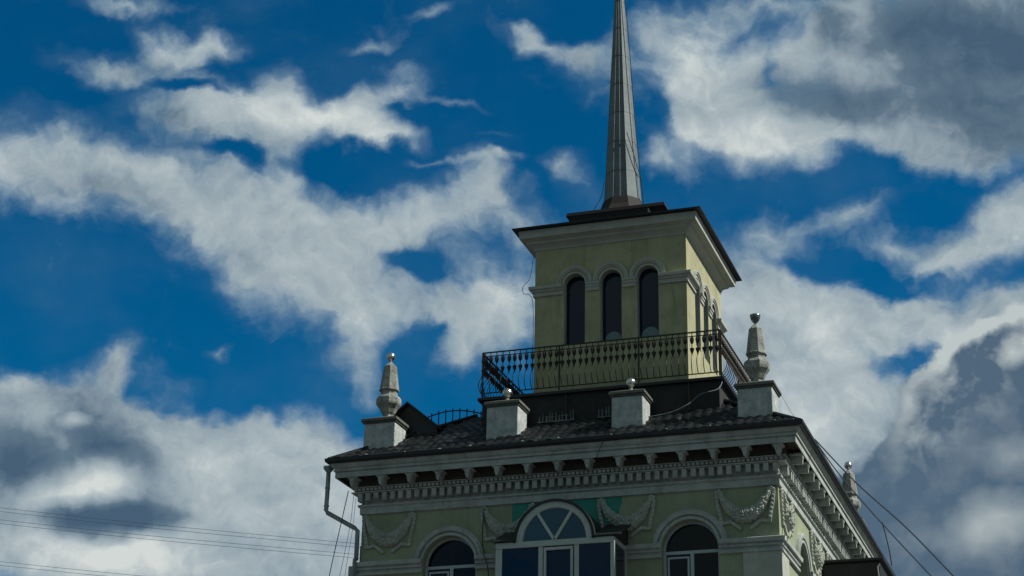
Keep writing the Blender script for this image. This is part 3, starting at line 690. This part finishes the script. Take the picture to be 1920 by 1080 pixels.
# ------------------------------------------------------------------ parapet piers
def pier(cx_, cy_, w_, dpt, ztop, kind, label):
    P = thing('parapet_pier', (cx_, cy_, 15.7), label, 'pier', 'piers standing on the cornice')
    b = MB(); h = w_ / 2; d = dpt / 2
    b.box(cx_ - h, cx_ + h, cy_ - d, cy_ + d, 15.7, ztop, (.008, .008)); b.build('shaft', M['pier'], P, bevel=.02)
    c = MB(); o = .07
    c.box(cx_ - h - .03, cx_ + h + .03, cy_ - d - .03, cy_ + d + .03, ztop + .002, ztop + .05)
    c.box(cx_ - h - o, cx_ + h + o, cy_ - d - o, cy_ + d + o, ztop + .052, ztop + .14, (.01, .01))
    c.box(cx_ - h - o + .02, cx_ + h + o - .02, cy_ - d - o + .02, cy_ + d + o - .02, ztop + .142, ztop + .25, (.28, .28)); c.build('cap', M['cap'], P, bevel=.012)
    z = ztop + .2
    if kind == 'ball':
        f = MB(); f.lathe([(.09, 0), (.10, .05), (.05, .10), (.05, .2), (.08, .25)], 12, (cx_, cy_, z)); f.build('neck', M['finial'], P, smooth=True)
        f = MB(); f.lathe([(.001, .16)] + [(.14 * math.cos(a), .30 + .14 * math.sin(a)) for a in [math.radians(v) for v in range(-70, 90, 12)]] + [(.001, .441)], 18, (cx_, cy_, z)); f.build('ball', M['bead'], P, smooth=True)
    return P, z
def finial(P, cx_, cy_, z, broken):
    f = MB(); R8 = PI / 8
    f.lathe([(.24, -.06), (.24, .0), (.16, .06), (.15, .13), (.19, .18), (.25, .30), (.335, .42), (.35, .47), (.35, .60), (.31, .66), (.25, .69), (.235, .72), (.235, .80), (.26, .83)], 8, (cx_, cy_, z), R8)
    f.build('urn', M['finial'], P, bevel=.01)
    f = MB(); f.lathe([(.285, .832), (.285, .87), (.272, .89), (.185, 1.56), (.05, 1.70)], 8, (cx_, cy_, z), R8); f.build('obelisk', M['finial'], P, bevel=.008)
    if broken:
        f = MB(); f.lathe([(.03, 1.69), (.035, 1.74), (.075, 1.77), (.115, 1.84), (.14, 1.93), (.142, 1.965), (.128, 1.965), (.10, 1.88), (.06, 1.83), (.001, 1.82)], 16, (cx_, cy_, z)); f.build('broken_ball', M['brokenball'], P, smooth=True)
    else:
        f = MB(); f.lathe([(.03, 1.69), (.04, 1.74)] + [(.13 * math.cos(a), 1.86 + .13 * math.sin(a)) for a in [math.radians(v) for v in range(-65, 90, 12)]] + [(.001, 1.992)], 18, (cx_, cy_, z)); f.build('ball', M['bead'], P, smooth=True)
P, z = pier(-10.93, .42, .93, .84, 16.86, 'f', 'left corner pier with an octagonal obelisk finial and a whole ball'); finial(P, -10.86, .42, z, False)
P, z = pier(-7.37, .40, .90, .80, 17.02, 'ball', 'square pier with a small white ball, under the left end of the terrace railing')
P, z = pier(-3.90, .40, .86, .80, 16.99, 'ball', 'square pier with a small white ball, under the middle of the front railing')
P, z = pier(-.50, .45, .92, .95, 16.90, 'f', 'right corner pier with a finial topped by a broken bowl-like ball'); finial(P, -.50, .42, z, True)
P, z = pier(-.32, 14.5, .92, .95, 16.90, 'f', 'farthest pier, its finial just showing above the receding right eaves'); finial(P, -.24, 14.5, z, False)

# low iron fence behind the hip
FN = thing('roof_fence', (-9.7, 2.4, 17.0), 'low black iron fence with a curved rail left of the terrace', 'fence')
xs = [-10.56 + i * .215 for i in range(9)]
ft = lambda x: 17.56 + .30 * math.sin(PI * min(max((x + 10.95) / 2.5, 0), 1)) ** 1.0
m_ = MB(); m_.tube([(x, 2.4, ft(x)) for x in [-10.7 + .1 * i for i in range(20)]], .02, 6); m_.build('rail', M['iron'], FN)
for x in xs:
    m_ = MB(); m_.tube([(x, 2.4, min(16.1 + SL * (x + 11.3), 17.5)), (x, 2.4, ft(x) + .07)], .018, 6); m_.build('post', M['iron'], FN)

# ------------------------------------------------------------------ drainpipe, cables, wires
DP = thing('drainpipe', (-12.2, -.3, 14.3), 'pale zinc drainpipe hanging from the left end of the gutter and elbowing to the wall', 'drainpipe')
m_ = MB(); m_.lathe([(.055, 0), (.06, .03), (.14, .13), (.15, .2), (.14, .2), (.05, .1)], 12, (-12.24, -.3, 15.42)); m_.build('funnel', M['pipe'], DP, smooth=True)
m_ = MB(); m_.tube([(-12.24, -.3, 15.45), (-12.24, -.3, 15.0), (-12.25, -.3, 14.40), (-12.21, -.3, 14.33), (-11.46, -.12, 13.90), (-11.38, -.10, 13.82), (-11.38, -.10, 13.6), (-11.38, -.10, 13.02)], .062, 12); m_.tube([(-11.38, -.19, 13.03), (-11.38, -.19, 4)], .055, 10)
m_.build('pipe', M['pipe'], DP, smooth=True)
m_ = MB()
for z in (15.0, 14.5): m_.lathe([(.064, 0), (.074, .005), (.074, .035), (.064, .04)], 12, (-12.245, -.3, z))
m_.build('pipe_clamp', M['pipe'], DP)
cable('hanging_wire', [(-11.62, -.3, 14.9), (-11.75, -.3, 14.2), (-11.92, -.3, 13.3), (-12.07, -.3, 12.4), (-12.2, -.3, 11)], .012, M['cable'], 'darkest of the thin wires hanging left of the building under the drainpipe')
cable('hanging_wire', [(-11.50, -.2, 14.8), (-11.56, -.2, 14.0), (-11.68, -.2, 13.2), (-11.82, -.2, 12.4), (-12, -.2, 11)], .007, M['gcable'], 'thin pale wire hanging beside the left wall, between its darker neighbour and the wall')
cable('hanging_wire', [(-11.44, -.2, 14.7), (-11.48, -.2, 13.9), (-11.58, -.2, 13.1), (-11.68, -.2, 12.3), (-11.9, -.2, 11)], .006, M['gcable'], 'thinnest wire hanging left of the building, closest to the wall')
def ray(px, py, y=None, dist=None):
    d = CF + CR * ((px - 960) / 3400) - CU * ((py - 540) / 3400)
    k = (y - CC.y) / d.y if y is not None else dist
    return CC + d * k
for k, (ya, yb) in enumerate(((950, 1024), (957, 1031), (973, 1044), (980, 1051), (1052, 1118), (1059, 1125))):
    cable('power_line', [ray(-120, ya - 12, y=34), ray(250, ya + (yb - ya) * .40, y=36), ray(720, yb, y=38)], .010, M['wire'],
          ('thin overhead wire of the upper bundle crossing the grey cloud left of the building' if k < 4 else 'one of the two lowest overhead wires at the lower left of the sky'), 'wire', 'overhead wires left' if k < 4 else 'lowest overhead wires')
cable('service_cable', [ray(1528, 824, y=1.6), ray(1605, 905, y=0), ray(1700, 990, y=-2), ray(1800, 1093, y=-4)], .018, M['cable'], 'upper black cable running from the right eaves down to the lower right')
cable('service_cable', [ray(1528, 826, y=1.7), ray(1575, 891, y=.5), ray(1656, 984, y=-1), ray(1760, 1095, y=-3)], .016, M['cable'], 'lower black cable from the right eaves, with a branch dropping from it')
cable('branch_cable', [ray(1654, 980, y=-1), ray(1661, 1005, y=-.6), ray(1668, 1035, y=0), ray(1672, 1060, y=.3)], .014, M['cable'], 'short cable branching down from the lower cable to the eaves')
cable('stay_wire', [(.0, .9, 17.0), (.35, .6, 16.3), (.75, .3, 15.72)], .009, M['gcable'], 'thin stay wire from the right corner pier down to the gutter')
cable('dangling_cable', [(-1.55, 1.0, 17.5), (-1.62, .7, 17.2), (-2.0, .35, 16.98), (-2.25, .0, 16.62), (-2.7, -.1, 16.40), (-3.3, -.1, 16.33)], .012, M['wire'], 'grey cable lying in a loose curve over the tiles beside the right corner pier')
cable('cornice_cable', [(-4.2, -.84, 15.7), (-4.35, -.78, 15.5), (-4.5, -.66, 15.3), (-4.55, -.62, 15.18)], .01, M['cable'], 'short black cable dangling over the front cornice below the second ball-topped pier', 'cable')
cable('facade_cable', [(-7.78, -.10, 14.2), (-7.80, -.13, 13.6), (-7.76, -.16, 13.0), (-7.62, -.14, 12.5), (-7.55, -.1, 11)], .014, M['cable'], 'thin black cable hanging down the wall between the left arched window and the glazed balcony')
